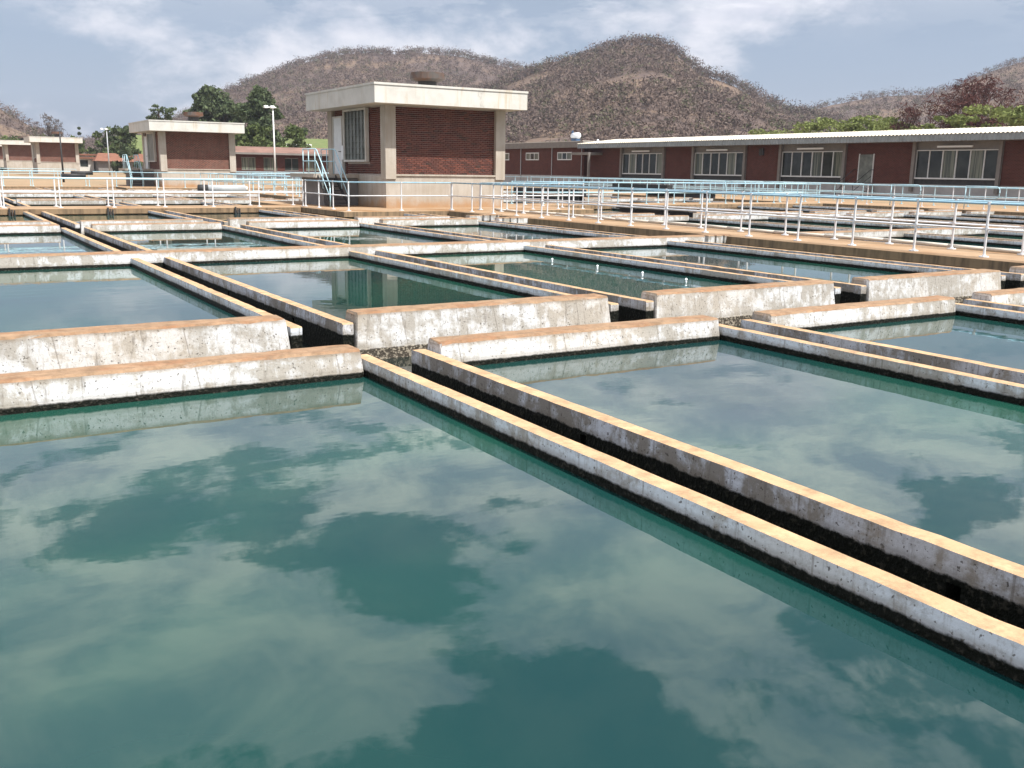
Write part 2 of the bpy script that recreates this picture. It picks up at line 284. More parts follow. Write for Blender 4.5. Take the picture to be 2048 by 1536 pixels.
# ------------------------------------------------------------------ mesh builder
class MB:
    def __init__(s): s.v = []; s.f = []
    def add(s, vs, fs):
        k = len(s.v); s.v += [tuple(map(float, p)) for p in vs]; s.f += [tuple(i + k for i in f) for f in fs]; return s
    def box(s, x0, x1, y0, y1, z0, z1):
        return s.add([(x0, y0, z0), (x1, y0, z0), (x1, y1, z0), (x0, y1, z0), (x0, y0, z1), (x1, y0, z1), (x1, y1, z1), (x0, y1, z1)],
                     [(3, 2, 1, 0), (4, 5, 6, 7), (0, 1, 5, 4), (1, 2, 6, 5), (2, 3, 7, 6), (3, 0, 4, 7)])
    def cap(s, x0, x1, y0, y1, z0, z1, c, ch, ex0=1, ex1=1, ey0=1, ey1=1):
        """box with chamfered top edges; e.. = 0 keeps that side square"""
        b = [(x0, y0), (x1, y0), (x1, y1), (x0, y1)]
        tp = [(x0 + c * ex0, y0 + c * ey0), (x1 - c * ex1, y0 + c * ey0), (x1 - c * ex1, y1 - c * ey1), (x0 + c * ex0, y1 - c * ey1)]
        vs = [(x, y, z0) for x, y in b] + [(x, y, z1 - ch) for x, y in b] + [(x, y, z1) for x, y in tp]
        fs = [(3, 2, 1, 0), (8, 9, 10, 11)]
        for i in range(4):
            j = (i + 1) % 4; fs += [(i, j, j + 4, i + 4), (i + 4, j + 4, j + 8, i + 8)]
        return s.add(vs, fs)
    def rough_cap(s, L, D, z0, z1, amp=.0032, step=.14):
        """long wall along x with a lofted, slightly uneven and chipped top"""
        n = max(4, int(L / step)); c = .022
        base = [(-.20, z0), (0, z1 - c), (c, z1), (D - c, z1), (D, z1 - c), (D + .16, z0)]
        st = []; xs_ = [0, .035] + [L * i / n for i in range(1, n)] + [L - .035, L]; n += 2
        for i in range(n + 1):
            x = xs_[i]; e = min(1., min(x, L - x) / .06 + (0 if 0 < i < n else 0)); row = []
            wob = .003 * math.sin(x * 1.1 + D * 40) ; chip = random.random() < .10
            for k, (y, z) in enumerate(base):
                dy = random.gauss(0, amp * .6); dz_ = random.gauss(0, amp * .6)
                if k in (1, 2) and chip: dy += random.uniform(0, .012); dz_ -= random.uniform(.002, .014)
                if k in (0, 5): dy = dz_ = 0
                if i in (0, n) and 1 <= k <= 4: dz_ -= .03 if k in (2, 3) else .05; dy += (.015 if k < 3 else -.015)
                ex = 0 if i not in (0, n) else (.02 if 1 <= k <= 4 else -.09) * (1 if i == 0 else -1)
                row.append((x + ex, y + dy + wob, z + dz_))
            st.append(row)
        m = len(base); vs = [p for r in st for p in r]; fs = []
        for i in range(n):
            for k in range(m - 1): fs.append((i * m + k, (i + 1) * m + k, (i + 1) * m + k + 1, i * m + k + 1)[::-1])
        fs += [tuple(range(m)), tuple(n * m + k for k in range(m))[::-1]]
        return s.add(vs, [f[::-1] for f in fs])
    def tube(s, p, q, r, n=8, r2=None):
        p, q = Vector(p), Vector(q); d = (q - p)
        if d.length < 1e-6: return s
        d.normalize(); u = d.orthogonal().normalized(); v = d.cross(u); r2 = r if r2 is None else r2
        A = [2 * math.pi * i / n for i in range(n)]
        vs = [p + (u * math.cos(a) + v * math.sin(a)) * r for a in A] + [q + (u * math.cos(a) + v * math.sin(a)) * r2 for a in A]
        fs = [(i, (i + 1) % n, n + (i + 1) % n, n + i) for i in range(n)] + [tuple(range(n))[::-1], tuple(range(n, 2 * n))]
        return s.add(vs, fs)
    def path(s, pts, r, n=8):
        for a, b in zip(pts, pts[1:]): s.tube(a, b, r, n)
        return s
    def extrude_x(s, x0, x1, prof):          # closed (y,z) outline, counter-clockwise seen from +x
        n = len(prof); vs = [(x0, y, z) for y, z in prof] + [(x1, y, z) for y, z in prof]
        return s.add(vs, [(i, n + i, n + (i + 1) % n, (i + 1) % n) for i in range(n)][::1] + [tuple(range(n)), tuple(range(2 * n - 1, n - 1, -1))])
    def mesh(s, name, m):
        me = bpy.data.meshes.new(name); me.from_pydata(s.v, [], s.f); me.update(); me.materials.append(m); return me
    def build(s, name, m, parent=None, smooth=False):
        return obj(name, s.mesh(name, m), parent, smooth)
def obj(name, me, parent=None, smooth=False):
    o = bpy.data.objects.new(name, me); COL.objects.link(o)
    if parent: o.parent = parent
    if smooth: me.polygons.foreach_set('use_smooth', [True] * len(me.polygons))
    return o
def tag(o, label=None, cat=None, group=None, kind=None):
    if label: o['label'] = label
    if cat: o['category'] = cat
    if group: o['group'] = group
    if kind: o['kind'] = kind
    return o
def thing(name, label, cat, loc=(0, 0, 0), group=None):
    o = bpy.data.objects.new(name, None); COL.objects.link(o); o.location = loc; return tag(o, label, cat, group)
def sub(o): return o.location
ORD = ['first', 'second', 'third', 'fourth', 'fifth', 'sixth', 'seventh', 'eighth', 'ninth']

# ------------------------------------------------------------------ ground, hills, water
PX0, PX1, PY0, PY1 = -32., 50.9, -32., 82.6      # the sunk plant
g = MB(); xs = [-1500, PX0, PX1, 1500]; ys = [-1500, PY0, PY1, 1500]
for i in range(3):
    for j in range(3):
        z = -3.0 if (i == 1 and j == 1) else -.03
        g.add([(xs[i], ys[j], z), (xs[i + 1], ys[j], z), (xs[i + 1], ys[j + 1], z), (xs[i], ys[j + 1], z)], [(0, 1, 2, 3)])
for a, b in (((PX0, PY0), (PX1, PY0)), ((PX1, PY0), (PX1, PY1)), ((PX1, PY1), (PX0, PY1)), ((PX0, PY1), (PX0, PY0))):
    g.add([(*a, -3), (*b, -3), (*b, -.03), (*a, -.03)], [(3, 2, 1, 0)])
tag(g.build('ground', M_GROUND), kind='structure')

def fbm(x, y, seed=0, octs=5):
    r = np.random.default_rng(seed); out = np.zeros_like(x); a = 1.; f = 1.
    for _ in range(octs):
        for _ in range(3):
            th = r.uniform(0, 6.28); out += a * np.sin((x * math.cos(th) + y * math.sin(th)) * f + r.uniform(0, 6.28)) / 3
        a *= .55; f *= 1.9
    return out
HILLS = {
 'hill1': ([(100,742,14),(148,735.3,26),(161.3,732.5,31),(181.7,727.7,42.2),(202.3,722.2,56.3),(222.7,716.2,65.8),(249.9,707.2,75.5),(276.9,697,82.4),(297,688.7,84.4),(327,675,84.3),(356.6,659.8,82.6),(382.4,645.2,78.5),(401.6,633.4,74.5),(429.5,614.8,72.1),(459.5,592.7,65.2),(520,560,45)], .42, 1.15),
 'hill2': ([(215,470,18),(245,457,34),(267.5,445.9,43.8),(285,435,50.8),(293.5,429.3,53.4),(303.9,422,58.9),(312,416,62.8),(320,409.9,66),(327.9,403.6,66.2),(335.7,397.1,63.5),(341.7,392,57.9),(345.6,388.5,52.6),(351.4,383.3,48.7),(358.8,376.4,45.2),(366.1,369.3,40.8),(371.4,363.9,36.9),(378.4,356.7,32.8),(386.7,347.6,29.6),(399.5,332.9,23.3),(430,300,12)], .40, 1.1),
 'ridge': ([(520,600,30),(564,567.3,43.2),(579.6,551.4,48.8),(599.5,529.7,51.3),(613.5,513.5,55.6),(626.8,497.2,58.7),(645.6,472.5,60.4),(655.2,459.1,64.7),(664.1,446.1,72.4),(672.6,433.1,78.5),(680.5,420.6,82.8),(691.7,402,87.6),(710.1,368.4,89.1),(730,300,80),(740,200,60)], .35, 1.1),
 'left': ([(-120,590,60),(-60,597,57),(-9.6,599.9,51.5),(18,599.7,46),(44.2,598.4,30.8),(48.8,598,28.4),(55.6,597.4,24.3),(62.5,596.7,19.8),(69.6,595.9,16.5),(79.2,594.7,12.2),(110,592,4)], .5, 1.1),
}
SCRUB = []
hseed = 3
for hn, (rp, foot, powr) in HILLS.items():
    rp = np.array(rp, float); d = np.r_[0, np.cumsum(np.hypot(np.diff(rp[:, 0]), np.diff(rp[:, 1])))]
    n = int(d[-1] / 5) + 2; dd = np.linspace(0, d[-1], n); R = np.stack([np.interp(dd, d, rp[:, i]) for i in range(3)], 1)
    ts = np.r_[np.linspace(0, 1, 30), 1.12, 1.3, 1.6]; G = np.zeros((n, len(ts), 3))
    for j, t in enumerate(ts):
        s_ = foot + (1 - foot) * t
        G[:, j, 0] = R[:, 0] * s_; G[:, j, 1] = R[:, 1] * s_
        prof = t ** powr if t <= 1 else max(0., 1 - (t - 1) * 1.3)
        G[:, j, 2] = R[:, 2] * prof - 1.5 * (1 - min(t, 1))
    amp = 3.4 * np.clip(ts * (1.15 - ts) * 3.5, 0, 1)
    G[:, :, 2] += fbm(G[:, :, 0] / 26, G[:, :, 1] / 26, hseed) * amp[None, :]; hseed += 1
    nj = len(ts); idx = np.arange(n * nj).reshape(n, nj)
    f = np.stack([idx[:-1, :-1], idx[1:, :-1], idx[1:, 1:], idx[:-1, 1:]], -1).reshape(-1, 4)
    me = bpy.data.meshes.new('hill'); me.from_pydata(G.reshape(-1, 3).tolist(), [], f.tolist()); me.materials.append(M_HILL); me.update()
    tag(obj('hill', me, None, True), kind='structure')
    # where the scrub stands
    cnt = dict(hill1=10500, hill2=8500, ridge=4600, left=1200)[hn]
    u = rng.uniform(0, n - 1.001, cnt); v = rng.power(1.25, cnt) * 29.0; v = np.minimum(v, 28.99)
    k = cnt // 9; v[:k] = 28.2 + rng.uniform(0, .75, k)             # a fringe of trees along the crest
    i0, j0 = u.astype(int), v.astype(int); fu, fv = (u - i0)[:, None], (v - j0)[:, None]
    Pt = (G[i0, j0] * (1 - fu) * (1 - fv) + G[i0 + 1, j0] * fu * (1 - fv) + G[i0, j0 + 1] * (1 - fu) * fv + G[i0 + 1, j0 + 1] * fu * fv)
    bare = fbm(Pt[:, 0] / 14, Pt[:, 1] / 14, 55, 3)
    keep = np.ones(cnt, bool)
    keep = (bare < (.42 if hn == 'hill2' else .75)) | (np.arange(cnt) < k)
    SCRUB.append((Pt[keep], np.where(np.arange(cnt) < k, 1, 0)[keep]))
# scrub: flat-topped dry trees, one uncountable mass
P_ = np.concatenate([a for a, _ in SCRUB]); crest = np.concatenate([b for _, b in SCRUB])
def scrub_mesh(P_, crest):
    N = len(P_); L = 30; dist = np.hypot(P_[:, 0], P_[:, 1])
    hgt = (1.6 + 4.6 * rng.beta(1.6, 2.2, N)) * np.where(crest == 1, 1.25, 1.0); wid = hgt * rng.uniform(.45, .8, N)
    th = rng.uniform(0, 2 * np.pi, (N, L)); rr = np.sqrt(rng.uniform(0, 1, (N, L)))
    zz = rng.beta(2.2, 1.3, (N, L)); spread = np.where(zz > .45, 1., .35 + zz)
    C = np.stack([P_[:, None, 0] + np.cos(th) * rr * wid[:, None] * spread, P_[:, None, 1] + np.sin(th) * rr * wid[:, None] * spread,
                  P_[:, None, 2] + hgt[:, None] * (.12 + .88 * zz - .10 * rr ** 2)], -1).reshape(-1, 3)
    K = len(C); a = rng.normal(size=(K, 3)); a /= np.linalg.norm(a, axis=1, keepdims=True); b_ = rng.normal(size=(K, 3)); b_ /= np.linalg.norm(b_, axis=1, keepdims=True)
    s1 = rng.uniform(.35, .95, (K, 1)); s2 = rng.uniform(.15, .6, (K, 1))
    V = np.stack([C - a * s1, C + b_ * s2, C + a * s1], 1).reshape(-1, 3)
    # trunks: one thin quad pair each
    T = np.stack([P_ + [-.10, 0, -.4], P_ + [.10, .05, -.4], P_ + np.stack([rng.normal(0, .3, N), rng.normal(0, .3, N), hgt * .8], 1)], 1).reshape(-1, 3)
    V = np.concatenate([V, T]); F = np.arange(len(V)).reshape(-1, 3)
    tone = np.repeat(rng.uniform(0, 1, N), L * 3); tone = np.concatenate([tone, np.full(N * 3, .6)])
    me = bpy.data.meshes.new('hillside_scrub'); me.vertices.add(len(V)); me.vertices.foreach_set('co', V.ravel().astype(np.float32))
    me.loops.add(len(V)); me.loops.foreach_set('vertex_index', F.ravel().astype(np.int32))
    me.polygons.add(len(F)); me.polygons.foreach_set('loop_start', (np.arange(len(F)) * 3).astype(np.int32)); me.polygons.foreach_set('loop_total', np.full(len(F), 3, np.int32))
    at = me.attributes.new('tone', 'FLOAT', 'POINT'); at.data.foreach_set('value', tone.astype(np.float32))
    me.update(); me.validate(); me.materials.append(M_SCRUB); return me
tag(obj('hillside_scrub', scrub_mesh(P_, crest)), 'dry leafless bushes and flat-topped trees covering the hills', 'scrub', kind='stuff')

# ------------------------------------------------------------------ basins
WZ = -.25; PITCHX = 4.36; X0 = 3.36; LW, LR = .13, .60       # launder: left wall X0..X0+.13, right wall X0+.60..X0+.73
LTOP = -.10
ROWS = [(1.15, 8.0), (10.42, 19.2), (19.58, 29.0), (31.4, 39.75)]
WALLS = [(8.0, 8.30, 'n'), (10.08, 10.42, 'f'), (19.2, 19.58, 'm'), (29.0, 29.30, 'n'), (31.08, 31.40, 'f')]
water = MB(); cwater = MB(); bed = MB()
def launder(x, y0, y1, ends, label, detail=True, group=None):
    t = thing('launder_trough', label, 'water trough', (x, y0, 0), group)
    L = y1 - y0
    def wall(xa, xb, m, slots):
        prof = [(0, -1.1)]
        for s_ in slots:
            if .3 < s_ < L - .3: prof += [(s_, -1.1), (s_, -.255), (s_ + .075, -.255), (s_ + .075, -1.1)]
        prof += [(L, -1.1), (L, LTOP - .012)] + [(yy, LTOP + random.gauss(0, .0012) - (random.uniform(.002, .006) if random.random() < .04 else 0)) for yy in np.linspace(L - .015, .015, int(L / .16) if detail else 4)] + [(0, LTOP - .012)]
        MB().extrude_x(xa, xb, prof).build('side_wall', m, t)
    wall(0, LW, M_LAUN, []); wall(LR, LR + LW, M_LAUI, [L * .18 + .9 * i * 3.3 for i in range(3)] if detail else [])
    MB().box(LW, LR, 0, L, -1.1, -.95).build('trough_floor', M_DARK, t)
    MB().add([(LW, 0, -.52), (LR, 0, -.52), (LR, L, -.52), (LW, L, -.52)], [(0, 1, 2, 3)]).build('trough_water', M_CWATER, t)
    return t
def channel_wall(y0, y1, typ, gaps, x0, x1, label, group=None, z1=0.0, rough=False):
    t = thing('channel_wall' if typ != 'm' else 'baffle_wall', label, 'concrete wall', (x0, y0, 0), group)
    edges = [x0] + [e for gp in gaps for e in gp if x0 < gp[0] and gp[1] < x1] + [x1]
    m = M_CH_F if typ == 'f' else M_CH_N
    if typ == 'm': edges = [x0, x1]
    for a, b in zip(edges[::2], edges[1::2]):
        mb = MB(); j = random.uniform(-.012, .012)
        if rough:
            mb.rough_cap(b - a, y1 - y0, -1.4, z1 + j); o = mb.build('wall_segment', m, t); o.location = (a - x0, 0, 0)
        else:
            mb.cap(a - x0, b - x0, 0, y1 - y0, -1.4, z1 + j, .022, .024); mb.build('wall_segment', m, t)
    return t
def block(lx, x0, x1, yo, rows, desc, ordname, cut=None, detail=True, rown=('nearest', 'second', 'third', 'fourth')):
    """lx: launder x positions; cut(x,y) -> (y0,y1) clip for platforms"""
    gaps = [(x - .02, x + LR + LW + .02) for x in lx]
    for r in rows:
        y0, y1 = ROWS[r][0] + yo, ROWS[r][1] + yo
        # launders reach through the wall next to their channel
        ly0 = y0 if r != 1 and r != 3 else y0 - .34
        ly1 = y1 if r != 0 and r != 2 else y1 + .30
        if r == 3: ly1 = y1 - .02
        xcur = x0
        for i, x in enumerate(lx):
            c0, c1 = cut(x, ly0, ly1) if cut else (ly0, ly1)
            if c1 - c0 < .5: continue
            launder(x, c0, c1, None, f'{ordname(i)} concrete launder trough in the {rown[r]} row of {desc}', detail)
        segs = []
        for x in lx:
            segs.append((xcur, x + .01)); xcur = x + LR + LW - .01
        segs.append((xcur, x1))
        for a, b in segs: water.add([(a, y0 - .02, WZ), (b, y0 - .02, WZ), (b, y1 + .02, WZ), (a, y1 + .02, WZ)], [(0, 1, 2, 3)])
    for wi, (a, b, ty) in enumerate(WALLS):
        if not ((wi in (0, 1) and (0 in rows or 1 in rows)) or (wi == 2 and 1 in rows) or (wi in (3, 4) and 2 in rows)): continue
        nm = ('near wall of the first cross channel', 'far wall of the first cross channel', 'long baffle wall without gaps', 'near wall of the second cross channel', 'far wall of the second cross channel')[wi]
        channel_wall(a + yo, b + yo, ty, gaps, x0, x1, f'whitewashed concrete {nm} in {desc}', rough=detail)
    for a, b in ((8.30, 10.08), (29.30, 31.08)):
        cwater.add([(x0, a + yo, -.53), (x1, a + yo, -.53), (x1, b + yo, -.53), (x0, b + yo, -.53)], [(0, 1, 2, 3)])
NEARX = [X0 + PITCHX * k for k in range(0, 4)]
def cutP(x, a, b): return (a, min(b, 35.05)) if (x > 13.2 and a < 35 and b > 35) else (a, b)
def onl(i): return ('leftmost', 'second', 'third', 'rightmost')[i].capitalize()
block(NEARX, -9.5, 18.62, 0, (0, 1, 2, 3), 'the near left basin', onl, cutP)
RX = [21.55 + PITCHX * k for k in range(6)]
def cutQ(x, a, b): return (a, min(b, 35.05)) if (x < 26 and a < 35 and b > 35) else (a, b)
def onr(i): return ORD[i].capitalize()
block(RX, 20.15, 46.3, 0, (0, 1, 2, 3), 'the near right basin', onr, cutQ, False)
def cutR(x, a, b):
    if not 12.5 < x < 26: return a, b
    return (max(a, 47.1) if a < 47 else a), (min(b, 76.15) if b > 76.2 else b)
block(NEARX, -5, 18.62, 41.2, (0, 1, 2, 3), 'the far left basin', lambda i: ('leftmost', 'second', 'third', 'rightmost')[i].capitalize(), cutR, False)
block(RX, 20.15, 46.3, 41.2, (0, 1, 2, 3), 'the far right basin', onr, cutR, False)
tag(water.build('basin_water', M_WATER), kind='structure'); tag(cwater.build('channel_water', M_CWATER), kind='structure')
tag(MB().add([(-32, -32, -2.9), (51, -32, -2.9), (51, 82.6, -2.9), (-32, 82.6, -2.9)], [(0, 1, 2, 3)]).build('basin_floor', M_BED), kind='structure')
# stop-log end blocks where the walls meet the railed walkway
for i, (xx, yy) in enumerate(((17.75, 19.18), (17.35, 28.98), (17.75, 31.06))):
    t = thing('slotted_end_block', ('white slotted stop log block at the walkway end of the baffle wall', 'white slotted stop log block left of its twin, by the far channel', 'white slotted stop log block right of its twin, by the far channel')[i], 'concrete block', (xx, yy, 0))
    for k in range(3): MB().cap(.29 * k, .29 * k + .22, -.10, .30, -1.2, .02, .02, .02).build('block_rib', M_CH_N, t)
# float markers in the third basin of the second row
for i, (px, py) in enumerate(((11.35, 16.9), (11.35, 15.3), (11.35, 13.9), (11.35, 12.7))):
    t = thing('water_jet_pipe', f'small white pipe stub bubbling in the rippled basin, {ORD[i]} from the far end', 'pipe stub', (px, py, 0))
    MB().tube((0, 0, -.6), (0, 0, -.205), .016, 8).tube((0, 0, -.205), (0, 0, -.18), .026, 8, .012).build('stub', M_FOAM, t)

# ------------------------------------------------------------------ walkways and railings
def walkway(name, x0, x1, y0, y1, label, rec=.22, th=.21):
    t = thing(name, label, 'walkway', (x0, y0, 0))
    MB().cap(0, x1 - x0, 0, y1 - y0, -th, 0, .02, .02).build('deck_slab', M_WALK, t)
    MB().box(rec, x1 - x0 - rec, rec, y1 - y0 - rec, -2.9, -th).build('support_wall', M_PLINTH, t)
    return t
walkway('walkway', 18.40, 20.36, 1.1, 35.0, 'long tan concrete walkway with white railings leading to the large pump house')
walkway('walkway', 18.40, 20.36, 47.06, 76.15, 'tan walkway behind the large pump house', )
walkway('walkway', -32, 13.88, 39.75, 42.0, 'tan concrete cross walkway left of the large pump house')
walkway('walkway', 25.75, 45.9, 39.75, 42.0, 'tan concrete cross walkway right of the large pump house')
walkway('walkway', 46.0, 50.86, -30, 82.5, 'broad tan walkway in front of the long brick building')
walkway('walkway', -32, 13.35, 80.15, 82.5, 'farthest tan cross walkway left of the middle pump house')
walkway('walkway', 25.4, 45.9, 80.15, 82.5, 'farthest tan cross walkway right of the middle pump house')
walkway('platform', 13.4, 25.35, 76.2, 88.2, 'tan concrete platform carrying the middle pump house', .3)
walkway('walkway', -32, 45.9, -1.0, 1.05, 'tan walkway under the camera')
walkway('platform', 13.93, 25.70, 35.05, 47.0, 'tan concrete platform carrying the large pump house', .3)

def post_mesh(h, r, m):
    mb = MB().tube((0, 0, 0), (0, 0, h), r, 8).tube((0, 0, 0), (0, 0, .022), .10, 10).tube((0, 0, .022), (0, 0, .05), .04, 8)
    mb.tube((0, 0, h - .03), (0, 0, h + .035), r * 1.45, 8).tube((0, 0, .54), (0, 0, .61), r * 1.4, 8)
    return mb.mesh('post', m)
PW, PB = post_mesh(1.09, .026, M_WHITE), post_mesh(1.09, .026, M_CYAN)
def railing(pts, sp, label, posts='w', top=None, mid=None, loop=False, z=0):
    """a run of tube railing through pts; posts stand every sp metres"""
    t = thing('railing', label, 'railing', (pts[0][0], pts[0][1], z))
    bx, by = pts[0]; pm = PW if posts == 'w' else PB; top = top or M_BLUE; mid = mid or (M_WHITE if posts == 'w' else M_CYAN)
    MB().path([(x - bx, y - by, 1.09) for x, y in pts], .027).build('top_rail', top, t, True)
    MB().path([(x - bx, y - by, .575) for x, y in pts], .023).build('mid_rail', mid, t, True)
    done = set()
    for (xa, ya), (xb, yb) in zip(pts, pts[1:]):
        L = math.hypot(xb - xa, yb - ya); n = max(1, round(L / sp))
        for i in range(n + 1):
            x, y = xa + (xb - xa) * i / n, ya + (yb - ya) * i / n; k = (round(x, 2), round(y, 2))
            if k in done: continue
            done.add(k); o = obj('post', pm, t); o.location = (x - bx, y - by, 0); o.rotation_euler = (random.gauss(0, .006), random.gauss(0, .006), random.random())
    return t
railing([(18.75, 1.9), (18.75, 35.35)], 1.7, 'white post railing with blue top rail on the near side of the long walkway')
railing([(20.10, 1.9), (20.10, 35.35)], 1.7, 'white post railing with blue top rail on the far side of the long walkway')
railing([(18.75, 35.42), (14.28, 35.42), (14.28, 40.25)], 1.9, 'white railing round the front left corner of the large pump house platform')
railing([(20.10, 35.42), (25.35, 35.42), (25.35, 40.25)], 1.5, 'white railing round the front right corner of the large pump house platform')
railing([(-4.8, 40.35), (14.2, 40.35)], 1.86, 'white railing on the near edge of the left cross walkway', top=M_CYAN)
railing([(-4.8, 41.65), (14.2, 41.65)], 1.86, 'white railing on the far edge of the left cross walkway', top=M_CYAN)
railing([(25.45, 40.35), (46.2, 40.35)], 1.86, 'blue and white railing on the near edge of the right cross walkway', 'b')
railing([(25.45, 41.65), (46.2, 41.65)], 1.86, 'blue and white railing on the far edge of the right cross walkway', 'b')
railing([(47.3, 3), (47.3, 39.6)], 1.8, 'pale blue railing on the near edge of the broad walkway', 'w', M_CYAN)
railing([(50.4, 3), (50.4, 79)], 2.2, 'pale blue railing on the far edge of the broad walkway', 'b', M_CYAN)
railing([(47.3, 42.4), (47.3, 79)], 2.2, 'pale blue railing along the far half of the broad walkway', 'b', M_CYAN)
railing([(18.75, 47.2), (18.75, 76)], 2.2, 'blue railing on the left of the walkway behind the large pump house', 'b', M_CYAN)
railing([(20.1, 47.2), (20.1, 76)], 2.2, 'blue railing on the right of the walkway behind the large pump house', 'b', M_CYAN)
railing([(-4, 80.5), (15.4, 80.5)], 2.0, 'blue railing nearest the middle pump house, left of it', 'b', M_CYAN)
railing([(-4, 82.2), (15.4, 82.2)], 2.0, 'blue railing beyond the one left of the middle pump house', 'b', M_CYAN)
railing([(24.6, 80.5), (46, 80.5)], 2.0, 'blue railing right of the middle pump house on the far walkway, near edge', 'b', M_CYAN)
railing([(24.6, 82.2), (46, 82.2)], 2.0, 'blue railing right of the middle pump house on the far walkway, far edge', 'b', M_CYAN)
railing([(13.8, 76.6), (25.5, 76.6)], 1.9, 'blue railing along the front of the middle pump house', 'b', M_CYAN)
railing([(0, 121), (16, 121)], 2.2, 'farthest blue railing in front of the small pump houses', 'b', M_CYAN)
railing([(26, 95), (52, 96)], 2.2, 'blue railing behind the middle pump house under the lamp mast', 'b', M_CYAN)
railing([(24, 112), (58, 114)], 2.2, 'blue railing before the long low brown roofed building', 'b', M_CYAN)
railing([(54.6, 44), (54.6, 82)], 2.4, 'thin blue railing close under the windows of the long brick building', 'b', M_CYAN)
# rounded gate loops on the broad walkway
for i, (xx, yy) in enumerate(((47.3, 34.2), (47.3, 29.6), (47.3, 47.5), (47.3, 44.0))):
    t = thing('rail_loop', ('rounded rail end left of the wide window, broad walkway', 'rounded rail end right of the wide window, broad walkway', 'left one of two rounded blue rail ends before the middle windows', 'right one of two rounded blue rail ends before the middle windows')[i], 'railing', (xx - .1, yy, 0))
    pts = [(0, 1.9, 1.16), (0, .22, 1.16)] + [(0, .22 - .22 * math.sin(a), .94 + .22 * math.cos(a)) for a in np.linspace(.2, math.pi / 2, 5)]
    pts += [(0, 0, .78)] + [(0, .22 - .22 * math.cos(a), .78 - .22 * math.sin(a)) for a in np.linspace(.2, math.pi / 2, 5)] + [(0, 1.9, .56)]
    MB().path(pts, .026).build('loop_tube', M_CYAN, t, True); MB().tube((0, 1.9, 0), (0, 1.9, 1.16), .026).build('post', M_CYAN, t, True)
# conduit lying along the far edge of the long walkway
mb = MB(); ypts = np.arange(3, 34.6, .9); pts = [(20.28 + .02 * math.sin(y * 1.7), y, .062 + .012 * math.sin(y * .9)) for y in ypts]
mb.path(pts, .045, 8); tag(mb.build('conduit_pipe', M_CREAM, None, True), 'cream plastic pipe lying along the far edge of the long walkway', 'pipe')

